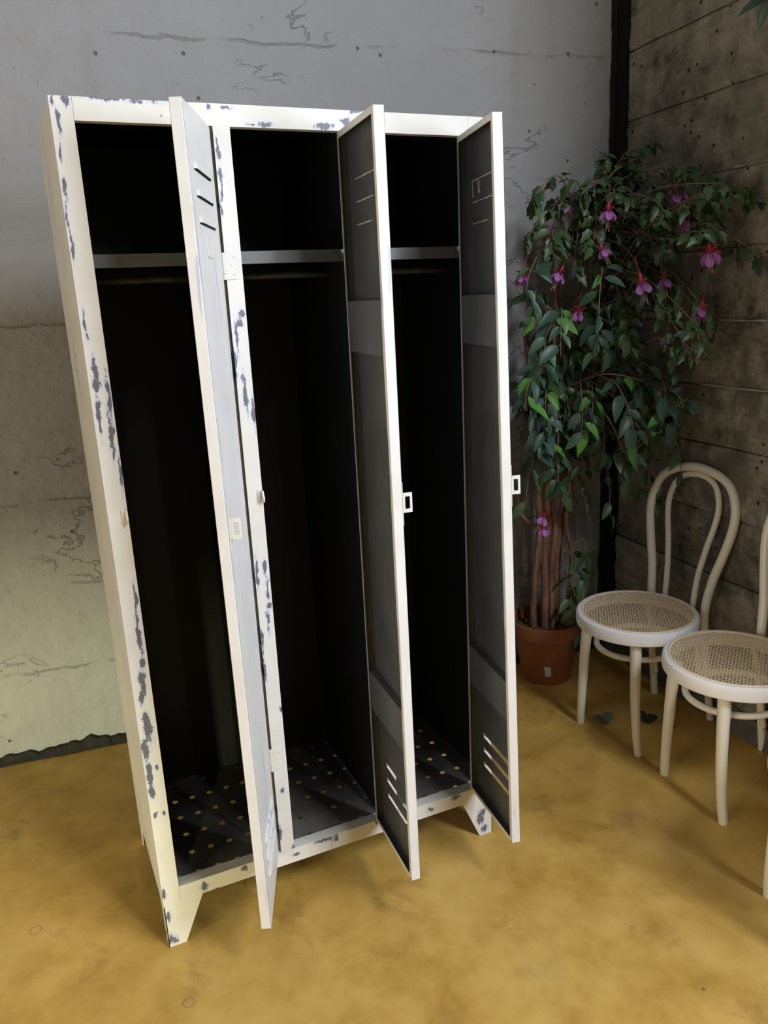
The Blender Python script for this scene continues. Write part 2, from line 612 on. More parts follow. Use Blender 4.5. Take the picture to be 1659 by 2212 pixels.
# black bitumen strip in the corner
b = MB()
rows = 160
vs, fs = [], []
for k in range(rows + 1):
    z = 2.75 * k / rows
    e = 0.722 - 0.012 * (1 - z / 2.4) + 0.010 * n3(z * 9, 2.2, 0) + 0.006 * n3(z * 40, 0, 4)
    l = 0.022 + 0.007 * max(0, n3(z * 12, 7.7, 0) + 0.1) + 0.003 * n3(z * 50, 3, 3)
    xa = CX - l
    e += 0.012
    vs += [(xa, ywall(xa) - 0.006, z), (CX - 0.012, CY - 0.016, z), (xwall(e) - 0.0115, e, z), (xwall(e) - 0.001, e - .001, z)]
for k in range(rows):
    for j in range(3):
        q = k * 4 + j
        fs.append((q, q + 1, q + 5, q + 4))
b.add(vs, fs)
tag(b.build('trim_1', M_TAR), 'ragged black bitumen strip down the wall corner', kind='structure')

# dark crumbling joint between floor and rear wall
b = MB()
vs, fs = [], []
nn = 260
for k in range(nn + 1):
    x = -1.4 + (CX - 0.02 + 1.4) * k / nn
    d = 0.028 + 0.010 * n3(x * 5, 1, 0) + 0.006 * n3(x * 26, 4, 0)
    h = max(0.006, 0.024 + 0.018 * n3(x * 6, 8, 0) + 0.014 * n3(x * 31, 2, 6))
    yw = ywall(x) - 0.007
    vs += [(x, yw + .004, h), (x, yw - 0.006, h * 0.9), (x, yw - d * .6, 0.010 + 0.004 * n3(x * 40, 0, 0)), (x, yw - d, 0.0005)]
for k in range(nn):
    for j in range(3):
        q = k * 4 + j
        fs.append((q, q + 4, q + 5, q + 1))
b.add(vs, fs)
tag(b.build('baseboard_back', M_TARBASE), 'dark crumbling mortar joint along the rear wall', kind='structure')

# rough footing along the right wall
b = MB()
vs, fs = [], []
nn = 160
for k in range(nn + 1):
    y = CY - 0.04 - (CY + 1.2) * k / nn
    d = 0.012 + 0.005 * n3(y * 6, 1, 3) + 0.004 * n3(y * 28, 4, 1)
    h = 0.085 + 0.014 * n3(y * 5, 8, 2) + 0.008 * n3(y * 24, 2, 6)
    xw = xwall(y) - 0.004
    vs += [(xw, y, h), (xw - d * .5, y, h * 0.93), (xw - d * .85 + .004 * n3(y * 40, 3, 0), y, h * .5), (xw - d, y, 0.0005)]
for k in range(nn):
    for j in range(3):
        q = k * 4 + j
        fs.append((q, q + 4, q + 5, q + 1))
b.add(vs, fs)
tag(b.build('baseboard_right', M_FOOT), 'rough grey stone footing under the concrete wall', kind='structure')


# rest of the hall, behind the viewer: walls with the openings the daylight comes through
def wall_with_hole(name, P, ux, W, hole, thick, mat, label):
    """P origin, ux horizontal dir, hole (a0,a1,z0,z1)"""
    b = MB()
    nrm = Vector((ux.y, -ux.x, 0)) * thick
    xs = sorted({0, W} | {h[0] for h in hole} | {h[1] for h in hole})
    zs = sorted({0, ZC} | {h[2] for h in hole} | {h[3] for h in hole})
    for p0, p1 in zip(xs, xs[1:]):
        for q0, q1 in zip(zs, zs[1:]):
            cx_, cz_ = (p0 + p1) / 2, (q0 + q1) / 2
            if any(h[0] < cx_ < h[1] and h[2] < cz_ < h[3] for h in hole):
                continue
            A = P + ux * p0
            B = P + ux * p1
            b.prism([A + Vector((0, 0, q0)), B + Vector((0, 0, q0)), B + Vector((0, 0, q1)), A + Vector((0, 0, q1))], nrm)
    return tag(b.build(name, mat), label, kind='structure')


wall_with_hole('wall_front', Vector((XL, YF, 0)), Vector((1, 0, 0)), xwall(YF) - XL + 0.05, ((3.6, 4.15, 2.9, 4.0), (0.35, 1.37, 0.02, 0.55)), 0.1, M_PLAIN, 'limewashed wall with a high window')  # low slot is an added opening that keeps the fill off the locker front
wall_with_hole('wall_left', Vector((XL, 1.4, 0)), Vector((0, -1, 0)), 1.4 - YF, ((2.2, 3.5, 0.2, 2.2),), -0.1, M_PLAIN, 'limewashed side wall with a glazed opening')
wall_with_hole('wall_right_near', Vector((xwall(YF) + .012, YF, 0)), (Vector((xwall(-1.5), -1.5, 0)) - Vector((xwall(YF), YF, 0))).normalized(), 1.36, ((0.25, 1.15, 1.05, 2.25),), 0.1, M_PLAIN, 'limewashed stretch of side wall with a window')
b = MB()
b.prism([(1.48, -1.55, 0), (1.48, -1.2, 0), (xwall(-1.2) + .05, -1.2, 0), (xwall(-1.55) + .05, -1.55, 0)], (0, 0, ZC))
tag(b.build('wall_right_pier', M_PLAIN), 'limewashed pier standing out from the side wall', kind='structure')
b = MB()
b.prism([(XL - .1, YF - .1, ZC), (2.3, YF - .1, ZC), (2.3, 1.6, ZC), (XL - .1, 1.6, ZC)], (0, 0, 0.1))
tag(b.build('ceiling', M_PLAIN), 'pale limewashed ceiling', kind='structure')

# ================================================================== THE LOCKER
W, H, D = 0.878, 1.80, 0.437
ZBOT, ZRT = 0.115, 0.154                       # bottom rail
TR = 0.039
CH = [(0.0276, 1.794, 0.0066, 0.0109), (0.0063, 1.793, 0.0028, 0.0108), (0.0119, 1.7586, 0.0028, 0.026), (0.0083, 1.7076, 0.0028, 0.0233), (0.0078, 1.6503, 0.0036, 0.0207), (0.0042, 1.5918, 0.0021, 0.0401), (0.0056, 1.54, 0.0021, 0.0206), (0.008, 1.4126, 0.0021, 0.034), (0.0107, 1.2991, 0.0071, 0.0144), (0.0136, 1.3267, 0.003, 0.035), (0.0093, 1.2391, 0.003, 0.0538), (0.0333, 1.2723, 0.003, 0.0535), (0.0274, 1.201, 0.0039, 0.0637), (0.0356, 1.1169, 0.0031, 0.0422), (-0.0068, 1.0808, 0.0031, 0.0208), (0.0306, 0.8641, 0.0023, 0.0454), (0.0287, 0.7821, 0.0032, 0.0618), (0.0269, 0.714, 0.006, 0.015), (0.0218, 0.6724, 0.007, 0.0299), (0.0154, 0.6362, 0.007, 0.0216), (0.0188, 0.5692, 0.0108, 0.0459), (0.0103, 0.5157, 0.009, 0.0333), (0.0093, 0.4591, 0.0052, 0.045), (0.0096, 0.4127, 0.0062, 0.0207), (0.029, 0.4667, 0.0053, 0.0083), (0.0273, 0.3514, 0.0054, 0.0039), (0.0102, 0.3514, 0.0044, 0.0085), (0.0055, 0.148, 0.0045, 0.0173), (0.0069, 0.0801, 0.0045, 0.0177), (0.0065, 0.022, 0.0066, 0.0154), (0.0177, 0.0171, 0.0076, 0.0055), (0.0981, 1.7996, 0.0488, 0.002), (0.1621, 1.7974, 0.0421, 0.002), (0.2798, 1.7935, 0.0058, 0.0029), (0.315, 1.7934, 0.0148, 0.0021), (0.3759, 1.7676, 0.0378, 0.0021), (0.5549, 1.7811, 0.0146, 0.0056), (0.5093, 1.7692, 0.0303, 0.003), (0.5813, 1.7992, 0.0209, 0.0022), (0.2909, 1.7226, 0.0041, 0.025), (0.2908, 1.6775, 0.0041, 0.0154), (0.2905, 1.6485, 0.0041, 0.0189), (0.2862, 1.615, 0.0023, 0.0157), (0.3074, 1.4156, 0.0081, 0.0077), (0.2933, 1.3691, 0.0043, 0.0371), (0.3017, 1.3959, 0.01, 0.0041), (0.2842, 1.3144, 0.0043, 0.0422), (0.2999, 1.2567, 0.0034, 0.0479), (0.3139, 1.217, 0.0025, 0.039), (0.2896, 0.8647, 0.0025, 0.0428), (0.3075, 0.8774, 0.0036, 0.0237), (0.3094, 0.8285, 0.0036, 0.0305), (0.31, 0.7868, 0.0057, 0.0081), (0.3048, 0.7526, 0.0036, 0.0333), (0.2853, 0.7011, 0.0026, 0.0448), (0.2856, 0.633, 0.0047, 0.0298), (0.314, 0.5299, 0.0038, 0.0075), (0.3008, 0.3202, 0.0061, 0.0078), (0.2808, 0.2472, 0.0027, 0.0504), (0.2855, 0.207, 0.0039, 0.0257), (0.3154, 0.1596, 0.0051, 0.0056), (0.0937, 0.1317, 0.0078, 0.0128), (0.1922, 0.1459, 0.0103, 0.0055), (0.1244, 0.1129, 0.0175, 0.003), (0.3938, 0.1481, 0.0365, 0.0031), (0.4279, 0.145, 0.0078, 0.0123), (0.3206, 0.1352, 0.0144, 0.0031), (0.4689, 0.1613, 0.0054, 0.0058), (0.7673, 0.1453, 0.0201, 0.0061), (0.6904, 0.132, 0.0114, 0.006), (0.5382, 0.1503, 0.0081, 0.0045), (0.8414, 0.0583, 0.0107, 0.0237), (0.851, 0.0183, 0.0093, 0.0122), (0.8549, 0.0755, 0.0063, 0.0121), (0.3395, 1.524, 0.0024, 0.0031)]


def chipf(q):
    x, z = q[0], q[2]
    best = 0.0
    wob = 0.0035 * n3(z * 38, x * 60, 0.3) + 0.0015 * n3(z * 130, x * 150, 5)
    wid = 1.15 + 0.9 * n3(z * 55, 3.3, x * 40)
    for (cx, cz, rx, rz) in CH:
        k = 1.0 if rz > rx else 0.25
        dx = (x - cx + wob * k) / ((rx * 1.35 + .0015) * (wid if rz > rx else 1.0))
        if dx > 1 or dx < -1: continue
        dz = (z - cz + wob * (1 - k)) / ((rz * 1.45 + .003) * (1.0 if rz > rx else wid))
        if dz > 1 or dz < -1: continue
        d = 1 - math.sqrt(dx * dx + dz * dz)
        if d > best: best = d
    return best * 1.1


locker = empty('metal_locker', (0, 0, 0))
tag(locker, 'worn cream steel locker with three open doors and chipped paint', 'locker')


def front_strip(name, x0, x1, z0, z1, depth=0.02):
    b = MB()
    nu = max(2, int((x1 - x0) / 0.0025))
    nv = max(2, int((z1 - z0) / 0.0045))
    r = 0.0025
    def fn(u, v):
        x = x0 + u * (x1 - x0)
        z = z0 + v * (z1 - z0)
        return (x, 0.0012 * n3(x * 8, 0, z * 5), z)
    b.grid(fn, nu, nv, att=chipf)
    for (xa, xb) in ((x0, x0), (x1, x1)):
        b.grid(lambda u, v: (xa, u * depth, z0 + v * (z1 - z0)), 1, nv, flip=(xa == x0), att=chipf)
    b.add([(x0, 0, z0), (x1, 0, z0), (x1, depth, z0), (x0, depth, z0)], [(0, 3, 2, 1)])
    b.add([(x0, 0, z1), (x1, 0, z1), (x1, depth, z1), (x0, depth, z1)], [(0, 1, 2, 3)])
    b.add([(x0, depth, z0), (x1, depth, z0), (x1, depth, z1), (x0, depth, z1)], [(0, 3, 2, 1)])
    return b.build(name, M_PAINT, locker, att='chip')


S0, S1 = (0.284, 0.317), (0.563, 0.596)
front_strip('frame_stile', 0.0, 0.0385, ZBOT - .004, H)
front_strip('frame_stile', S0[0], S0[1], ZRT, H - TR)
front_strip('frame_stile', S1[0], S1[1], ZRT, H - TR)
front_strip('frame_stile', 0.840, W, ZBOT - .004, H)
front_strip('top_rail', 0.0390, 0.8395, H - TR, H)
front_strip('bottom_rail', 0.0390, 0.8395, ZBOT, ZRT)
# sill of the bottom rail
b = MB()
b.box((0.0385, 0.0205, ZRT - .012), (0.84, 0.030, ZRT))
b.build('rail_return', M_PAINT, locker)


def side_panel(x, s):
    b = MB()
    def fn(u, v):
        y = u * D
        z = ZBOT - .005 + v * (H - ZBOT + .005)
        k = math.sin(math.pi * u) * 0.004 * (1 + n3(0, y * 4, z * 2)) if 0 < u < 1 else 0
        return (x - s * k * 0.6, y, z)
    def af(q): return 0.62 * max(0.0, 1 - q[1] / 0.02) * max(0, n3(0, 4, q[2] * 6) + .35) + 0.75 * max(0, n3(q[1] * 14, 4.4, q[2] * 4.2) - .22)
    b.grid(fn, 40, 160, flip=(s > 0), att=af)
    b.build('side_panel', M_PAINT_RUB, locker, smooth=True, att='chip')
    b = MB()
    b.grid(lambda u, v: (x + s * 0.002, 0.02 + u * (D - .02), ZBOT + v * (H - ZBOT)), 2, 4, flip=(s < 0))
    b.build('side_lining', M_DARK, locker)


side_panel(0.0, 1)
side_panel(W, -1)
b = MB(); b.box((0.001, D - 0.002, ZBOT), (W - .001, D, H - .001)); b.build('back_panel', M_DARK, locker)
b = MB(); b.box((0.0005, 0.001, H - .0012), (W - .0005, D - .001, H + .0003)); b.build('top_panel', M_PAINT, locker)
b = MB(); b.box((0.003, 0.02, H - .004), (W - .003, D - .003, H - .0025)); b.build('top_lining', M_DARK, locker)
DIV = (0.290, 0.556)
for xd in DIV:
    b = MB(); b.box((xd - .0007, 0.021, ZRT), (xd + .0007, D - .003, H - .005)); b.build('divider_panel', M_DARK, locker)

# perforated floor pan with real holes
b = MB()
ZP = 0.152
px, py, hr = 0.0463, 0.0748, 0.0075
x_st, y_st = 0.0447 - px / 2, 0.033 - py / 2
nx, ny = 18, 6
K = 12
for i in range(nx):
    for j in range(ny):
        cx_, cy_ = x_st + px * (i + .5), y_st + py * (j + .5)
        vs, fs = [], []
        X0, X1 = max(cx_ - px / 2, 0.003), min(cx_ + px / 2, W - .003)
        Y0, Y1 = max(cy_ - py / 2, 0.0205), min(cy_ + py / 2, D - .003)
        if X1 - X0 < 0.02 or Y1 - Y0 < 0.02: continue
        for k in range(K):
            a = 2 * math.pi * (k + .5) / K
            c, s_ = math.cos(a), math.sin(a)
            vs.append((cx_ + hr * c, cy_ + hr * s_, ZP))
        for k in range(K):
            a = 2 * math.pi * (k + .5) / K
            c, s_ = math.cos(a), math.sin(a)
            tx = (X1 - cx_) / c if c > 1e-6 else ((X0 - cx_) / c if c < -1e-6 else 9)
            ty = (Y1 - cy_) / s_ if s_ > 1e-6 else ((Y0 - cy_) / s_ if s_ < -1e-6 else 9)
            t_ = min(tx, ty)
            vs.append((cx_ + t_ * c, cy_ + t_ * s_, ZP))
        cn = len(vs)
        vs += [(X1, Y1, ZP), (X0, Y1, ZP), (X0, Y0, ZP), (X1, Y0, ZP)]
        for k in range(K):
            k2 = (k + 1) % K
            fs.append((k, K + k, K + k2, k2))
            p, q = vs[K + k], vs[K + k2]
            if abs(p[0] - q[0]) > 1e-6 and abs(p[1] - q[1]) > 1e-6:
                mx = ((p[0] + q[0]) / 2 > cx_, (p[1] + q[1]) / 2 > cy_)
                ci = {(True, True): 0, (False, True): 1, (False, False): 2, (True, False): 3}[mx]
                fs.append((K + k, cn + ci, K + k2))
        b.add(vs, fs)
# remaining strip to the back
yend = y_st + py * ny
if yend < D - .003:
    b.add([(0.003, yend, ZP), (W - .003, yend, ZP), (W - .003, D - .003, ZP), (0.003, D - .003, ZP)], [(0, 1, 2, 3)])
xend = x_st + px * nx
if xend < W - .003:
    b.add([(xend, 0.0205, ZP), (W - .003, 0.0205, ZP), (W - .003, yend, ZP), (xend, yend, ZP)], [(0, 1, 2, 3)])
pan = b.build('perforated_floor_pan', M_PAN, locker)
sm = pan.modifiers.new('sheet', 'SOLIDIFY'); sm.thickness = 0.0012

# shelves, lips and coat rails, one per compartment
comp = [(0.004, DIV[0] - .001), (DIV[0] + .001, DIV[1] - .001), (DIV[1] + .001, W - .004)]
for (xa, xb) in comp:
    b = MB()
    b.box((xa, 0.028, 1.5345), (xb, D - .003, 1.537))
    sh = b.build('shelf', M_SHELF, locker)
    b = MB()
    b.rbox((xa, 0.026, 1.512), (xb, 0.028, 1.537), 0.0008, 1)
    b.build('shelf_lip', M_SHELF, sh)
    b = MB()
    b.tube([(xa, 0.16, 1.492), (xb, 0.16, 1.492)], 0.007, 10)
    b.build('coat_rail', M_SHELF, locker, smooth=True)

# legs: pressed angle plates at the four corners
def leg(x, y, sx, sy):
    b = MB()
    t_ = 0.002
    # plate in the front/rear plane
    n_ = 8
    pts = [(x, y, ZBOT), (x + sx * 0.090, y, ZBOT), (x + sx * 0.040, y, 0), (x, y, 0)]
    b.prism(pts, (0, sy * t_, 0))
    pts = [(x, y, ZBOT), (x, y + sy * 0.075, ZBOT), (x, y + sy * 0.034, 0), (x, y, 0)]
    b.prism(pts, (sx * t_, 0, 0))
    o = b.build('leg', M_PAINT, locker)
    me = o.data
    bm = bmesh.new(); bm.from_mesh(me)
    bmesh.ops.triangulate(bm, faces=list(bm.faces))
    bmesh.ops.subdivide_edges(bm, edges=list(bm.edges), cuts=9, use_grid_fill=True)
    bm.to_mesh(me); bm.free()
    a = me.attributes.new('chip', 'FLOAT', 'POINT')
    for i, vv in enumerate(me.vertices):
        a.data[i].value = chipf(vv.co) if y < 0.1 else 0.0
    return o
leg(0.0, 0.0, 1, 1)
leg(W, 0.0, -1, 1)
leg(0.0, D, 1, -1)
leg(W, D, -1, -1)

# ---- doors
Z0, Z1 = 0.1575, 1.758
SLZ = (0.338, 0.297, 0.255, 1.663, 1.620, 1.577)
SX0, SX1, SH = -0.195, -0.043, 0.0072


def door(hx, wd, ang, tw, seed):
    def T(q):
        x, y, z = q
        return (x, y + tw * (-x / wd) * ((z - 0.95) / 0.8), z)
    def put(bb, name, mat, parent, **k):
        bb.v = [T(q) for q in bb.v]
        return bb.build(name, mat, parent, **k)
    rd = random.Random(seed)
    # outer skin
    b = MB()
    zc = [Z0]
    for z in sorted(SLZ): zc += [z - SH, z + SH]
    zc += [Z1]
    def sheet(b, y, flip, closed_top=False):
        for i in range(len(zc) - 1):
            nv = max(1, int((zc[i + 1] - zc[i]) / 0.03))
            slot = (i % 2 == 1) and not (closed_top and zc[i] > 1)
            for (xa, xb) in ((-wd, SX0), (SX0, SX1), (SX1, 0)):
                if slot and xa == SX0: continue
                b.grid(lambda u, v: (xa + u * (xb - xa), y, zc[i] + v * (zc[i + 1] - zc[i])), max(1, int((xb - xa) / .03)), nv, flip=flip)
    sheet(b, 0.0, False)
    # folded edges (free side, hinge side, top, bottom)
    t_ = 0.0015
    b.rbox((-wd - .001, 0.0005, Z0), (-wd + .003, 0.021, Z1), 0.0012)
    b.box((-t_, 0.0, Z0), (0.0, 0.021, Z1))
    b.box((-wd, 0.0, Z1 - t_), (0, 0.021, Z1))
    b.box((-wd, 0.0, Z0), (0, 0.021, Z0 + t_))
    # return flanges on the inside, hammered and wavy
    def fl(f):
        b.grid(lambda u, v: (f(u, v)[0], 0.0211, f(u, v)[1]), 1, 90, flip=True)
        b.grid(lambda u, v: (f(u, v)[0], 0.0195, f(u, v)[1]), 1, 90)
    def wav(z, k): return 0.0022 * n3(z * 5, k, seed) + 0.0035 * max(0, n3(z * 13, k, seed + 4) - .3)
    fl(lambda u, v: (-wd + u * (0.0095 + wav(Z0 + v * (Z1 - Z0), 1)), Z0 + v * (Z1 - Z0)))
    fl(lambda u, v: (-(1 - u) * (0.0075 + wav(Z0 + v * (Z1 - Z0), 2)), Z0 + v * (Z1 - Z0)))
    b.box((-wd, 0.0195, Z1 - .012), (0, 0.0211, Z1))
    b.box((-wd, 0.0195, Z0), (0, 0.0211, Z0 + .009))
    d = put(b, 'door', M_PAINT_RUB, locker)
    d.location = (hx, -0.003, 0)
    d.rotation_euler = (0, 0, R(ang))
    # grey inside face
    b = MB()
    sheet(b, 0.0016, True, True)
    b.box((-wd + .0032, 0.0016, Z0 + .0015), (-wd + .0038, 0.0194, Z1 - .0015))
    b.box((-.0022, 0.0016, Z0 + .0015), (-.0016, 0.0194, Z1 - .0015))
    b.box((-wd + .004, 0.0016, Z1 - .0022), (-.0022, 0.0194, Z1 - .0016))
    b.box((-wd + .004, 0.0016, Z0 + .0016), (-.0022, 0.0194, Z0 + .0022))
    put(b, 'door_lining', M_LINING, d)
    # stiffeners
    for (za, zb) in ((1.325, 1.430), (0.475, 0.575)):
        b = MB()
        b.rbox((-wd + .0045, 0.0018, za), (-.003, 0.0188, zb), 0.001, 1)
        put(b, 'stiffener', M_BAND, d)
    # louver hoods: pressed outwards, open below
    for z in SLZ:
        b = MB()
        n_ = 6
        for s_ in (0, 1):
            rr = (0.0062 if z < 1 else 0.0042) - s_ * 0.0008
            def hf(u, v):
                a = v * math.pi / 2
                x = SX0 + u * (SX1 - SX0)
                e = min(1.0, min(u, 1 - u) * 10)
                e = math.sqrt(1 - (1 - e) ** 2) if e < 1 else 1
                return (x, -rr * math.sin(a) * e - (0.0001 if s_ == 0 else -0.0005), z + SH - (SH * 1.6) * (1 - math.cos(a)))
            b.grid(hf, 24, n_, flip=bool(s_))
        put(b, 'louver', M_PAINT_RUB, d, smooth=True)
    # paint that seeped through the upper louvers
    if ang > 70:
        for q_, z in enumerate(SLZ[3:]):
            b = MB()
            x_a, x_b = SX1 - .002, SX1 - (0.13, 0.12, 0.085)[q_] + rd.uniform(-.02, .0)
            b.tube([(x_a + (x_b - x_a) * k / 16, 0.0021, z + .0005 + .0012 * n3(k * .7, z * 9, seed)) for k in range(17)], [max(.0003, .0011 + .0011 * n3(k * 1.3, z * 7, seed + 2)) for k in range(17)], 5)
            put(b, 'paint_seep', M_PAINT, d, smooth=True)
        if seed == 3:
            for xq, zl in ((-.082, .028), (-.092, .030), (-.045, .034)):
                b = MB()
                b.tube([(xq - .001 * k, 0.0021, 1.664 - zl * k / 5) for k in range(6)], [.0009, .0008, .0009, .0007, .0009, .0012], 5)
                put(b, 'paint_drip', M_PAINT, d, smooth=True)
    # hasp handle near the free edge
    b = MB()
    b.rbox((-wd + .002, -0.0022, 0.992), (-wd + .020, -0.0002, 1.082), 0.0008, 1)
    xh0, xh1 = -wd + .006, -wd + .0085
    for lo, hi in (((xh0, -.023, 1.017), (xh1, -.018, 1.058)), ((xh0, -.008, 1.017), (xh1, -.002, 1.058)), ((xh0, -.019, 1.017), (xh1, -.007, 1.025)), ((xh0, -.019, 1.050), (xh1, -.007, 1.058))):
        b.rbox(lo, hi, 0.0006, 1)
    h = put(b, 'handle', M_PAINT, d)
    tag(h, 'cream slotted hasp')
    # name card holder
    b = MB()
    for lo, hi in (((-.146, -.0015, 1.517), (-.143, -.0002, 1.552)), ((-.107, -.0015, 1.517), (-.104, -.0002, 1.552)), ((-.146, -.0015, 1.517), (-.104, -.0002, 1.520))):
        b.box(lo, hi)
    put(b, 'card_holder', M_PAINT, d)
    return d


door(0.2770, 0.238, 67.9, 0.004, 1)
door(0.5560, 0.237, 84.8, 0.004, 2)
door(0.8335, 0.238, 80.0, 0.016, 3)

# hinges on the stiles and knuckles
for hx in (S0[0], S1[0], 0.840):
    for (za, zb) in ((1.482, 1.533), (0.381, 0.436)):
        b = MB()
        b.rbox((hx - .003, -0.0024, za), (hx + .0235, -0.0004, zb), 0.0008, 1)
        b.tube([(hx - .004, -0.0045, za + .012), (hx - .004, -0.0045, zb)], 0.0042, 10)
        b.tube([(hx - .004, -0.0045, za), (hx - .004, -0.0045, za + .011)], 0.0040, 10)
        hg = b.build('hinge', M_PAINT, locker)
        for (dx, dz) in ((.016, .010), (.012, .027), (.017, .043)):
            b = MB()
            b.lathe([(0, 0.0012), (0.0018, 0.0010), (0.0028, 0.0)], n=10)
            b.v = [(hx + dx + q[0], -0.0024 - q[2], za + dz + q[1]) for q in b.v]
            b.build('screw', M_PAINT, hg, smooth=True)

# strike catches
for xs in (0.0345, 0.3145, 0.5935):
    b = MB()
    b.rbox((xs - .009, -0.003, 1.020), (xs - .0005, -0.0005, 1.052), 0.0008, 1)
    b.prism([(xs - .001, -0.002, 1.024), (xs - .001, -0.016, 1.026), (xs - .001, -0.019, 1.034), (xs - .001, -0.012, 1.050), (xs - .001, -0.002, 1.050)], (0.003, 0, 0))
    b.build('strike_catch', M_PAINT, locker)

# ================================================================== CHAIRS
def spline(pts, n=8, closed=False):
    P = [Vector(q) for q in pts]
    k = len(P)
    out = []
    for i in range(k if closed else k - 1):
        p0 = P[i - 1] if (closed or i > 0) else P[0]
        p1, p2 = P[i], P[(i + 1) % k]
        p3 = P[(i + 2) % k] if (closed or i + 2 < k) else P[-1]
        for j in range(n):
            t_ = j / n
            out.append(0.5 * ((2 * p1) + (-p0 + p2) * t_ + (2 * p0 - 5 * p1 + 4 * p2 - p3) * t_ * t_ + (-p0 + 3 * p1 - 3 * p2 + p3) * t_ ** 3))
    if not closed: out.append(P[-1])
    return out


def make_chair():
    c = empty('cane_seat_chair', (0, 0, 0))
    # seat rim
    b = MB()
    ro, ri, zt, zb = 0.191, 0.170, 0.420, 0.377
    b.lathe([(ri, zb), (ro - .006, zb), (ro - .001, zb + .004), (ro, zb + .012), (ro, zt - .012), (ro - .002, zt - .004), (ro - .007, zt), (ri + .004, zt), (ri, zt - .003)], n=72, closed=True)
    b.build('seat_ring', M_RING, c, smooth='angle')
    # woven cane
    b = MB()
    rc = 0.1735
    pit = 0.0122
    th = 0.0012
    def ribbon(ang, off, wdt, z, dz):
        if abs(off) >= rc: return
        hl = math.sqrt(rc * rc - off * off)
        ca, sa = math.cos(ang), math.sin(ang)
        def P(a, o_, zz): return (ca * a - sa * o_, sa * a + ca * o_, zz)
        sag = lambda a, o_: -0.004 * (1 - (a * a + o_ * o_) / (rc * rc))
        seg = 4
        vs, fs = [], []
        for k in range(seg + 1):
            a = -hl + 2 * hl * k / seg
            for o_ in (off - wdt / 2, off + wdt / 2):
                vs.append(P(a, o_, z + sag(a, off)))
        for k in range(seg):
            fs.append((2 * k, 2 * k + 2, 2 * k + 3, 2 * k + 1))
        b.add(vs, fs)
    N = int(rc / pit) + 1
    for k in range(-N, N + 1):
        ribbon(0, k * pit, 0.0034, 0.4172, 0)
        ribbon(math.pi / 2, k * pit, 0.0032, 0.4180, 0)
    dp = pit / math.sqrt(2)
    for k in range(-int(rc / dp) - 1, int(rc / dp) + 2):
        ribbon(math.pi / 4, (k + .5) * dp, 0.0015, 0.4187, 0)
        ribbon(-math.pi / 4, (k + .5) * dp, 0.0015, 0.4193, 0)
    b.build('cane_weave', M_CANE, c)
    b = MB()
    b.lathe([(0.1685, 0.4190), (0.170, 0.4212), (0.173, 0.4222), (0.176, 0.4212), (0.1775, 0.4190)], n=64)
    b.build('cane_spline', M_CANE, c, smooth=True)
    # front legs
    for s in (1, -1):
        b = MB()
        pts = spline([(-0.115, s * 0.100, 0.385), (-0.119, s * 0.105, 0.30), (-0.121, s * 0.111, 0.18), (-0.119, s * 0.119, 0.07), (-0.114, s * 0.125, 0.0)], 6)
        k = len(pts)
        b.tube(pts, [0.0185 - 0.0065 * i / (k - 1) for i in range(k)], 16)
        b.build('leg', M_CHAIR, c, smooth='angle')
    # back hoop with the rear legs in one bend
    def lean(z):
        if z > 0.42: return 0.195 + 0.16 * (z - 0.42)
        return 0.195 + 0.054 * ((0.42 - z) / 0.42) ** 1.4
    half = [(0.118, 0.0), (0.114, 0.12), (0.110, 0.27), (0.108, 0.40), (0.119, 0.50), (0.144, 0.60), (0.160, 0.68), (0.158, 0.745), (0.132, 0.805), (0.080, 0.838), (0.0, 0.853)]
    full = [(y, z) for y, z in half] + [(-y, z) for y, z in reversed(half[:-1])]
    pts = spline([(lean(z), y, z) for y, z in full], 6)
    rad = [0.0125 + 0.0018 * min(1, max(0, (q.z - .2) / .3)) for q in pts]
    b = MB(); b.tube(pts, rad, 14)
    hoop = b.build('back_hoop', M_CHAIR, c, smooth='angle')
    half = [(0.056, 0.395), (0.060, 0.50), (0.075, 0.60), (0.093, 0.69), (0.094, 0.745), (0.077, 0.795), (0.046, 0.820), (0.0, 0.829)]
    full = [(y, z) for y, z in half] + [(-y, z) for y, z in reversed(half[:-1])]
    pts = spline([(lean(z) + .006, y, z) for y, z in full], 6)
    b = MB(); b.tube(pts, 0.0098, 12)
    b.build('inner_hoop', M_CHAIR, c, smooth='angle')
    # leg ring under the seat
    pts = [(0.015 + 0.140 * math.cos(a), 0.128 * math.sin(a), 0.306) for a in [2 * math.pi * k / 48 for k in range(48)]]
    b = MB(); b.tube(pts, 0.0095, 10, closed=True)
    b.build('leg_ring', M_CHAIR, c, smooth=True)
    # braces beside the rear legs
    for s in (1, -1):
        b = MB()
        b.tube(spline([(0.165, s * 0.100, 0.378), (0.185, s * 0.095, 0.28), (0.208, s * 0.095, 0.16), (0.222, s * 0.096, 0.10)], 5), 0.0095, 10)
        b.build('rear_brace', M_CHAIR, c, smooth='angle')
    return c


ch = make_chair()
spots = [((1.578, 0.236, 0), 7.0, 'white bentwood chair with cane seat beside the potted tree'),
         ((1.577, -0.155, 0), -6.0, 'white bentwood chair with cane seat overlapping in front of the chair by the potted tree'),
         ((1.397, -0.672, 0), -20.0, 'white bentwood chair of which only one front leg shows at right edge')]
for i, (loc, rz, lab) in enumerate(spots):
    o = ch if i == 0 else copy_tree(ch)
    o.location = loc
    o.rotation_euler = (0, 0, R(rz))
    tag(o, lab, 'chair', 'white cane seat chairs along the concrete wall')

# ================================================================== POTTED TREE
PX, PY = 1.556, 0.692
tree = empty('potted_tree', (PX, PY, 0))
tag(tree, 'tall artificial ficus tree with pink fuchsia flowers in terracotta pot', 'potted tree')


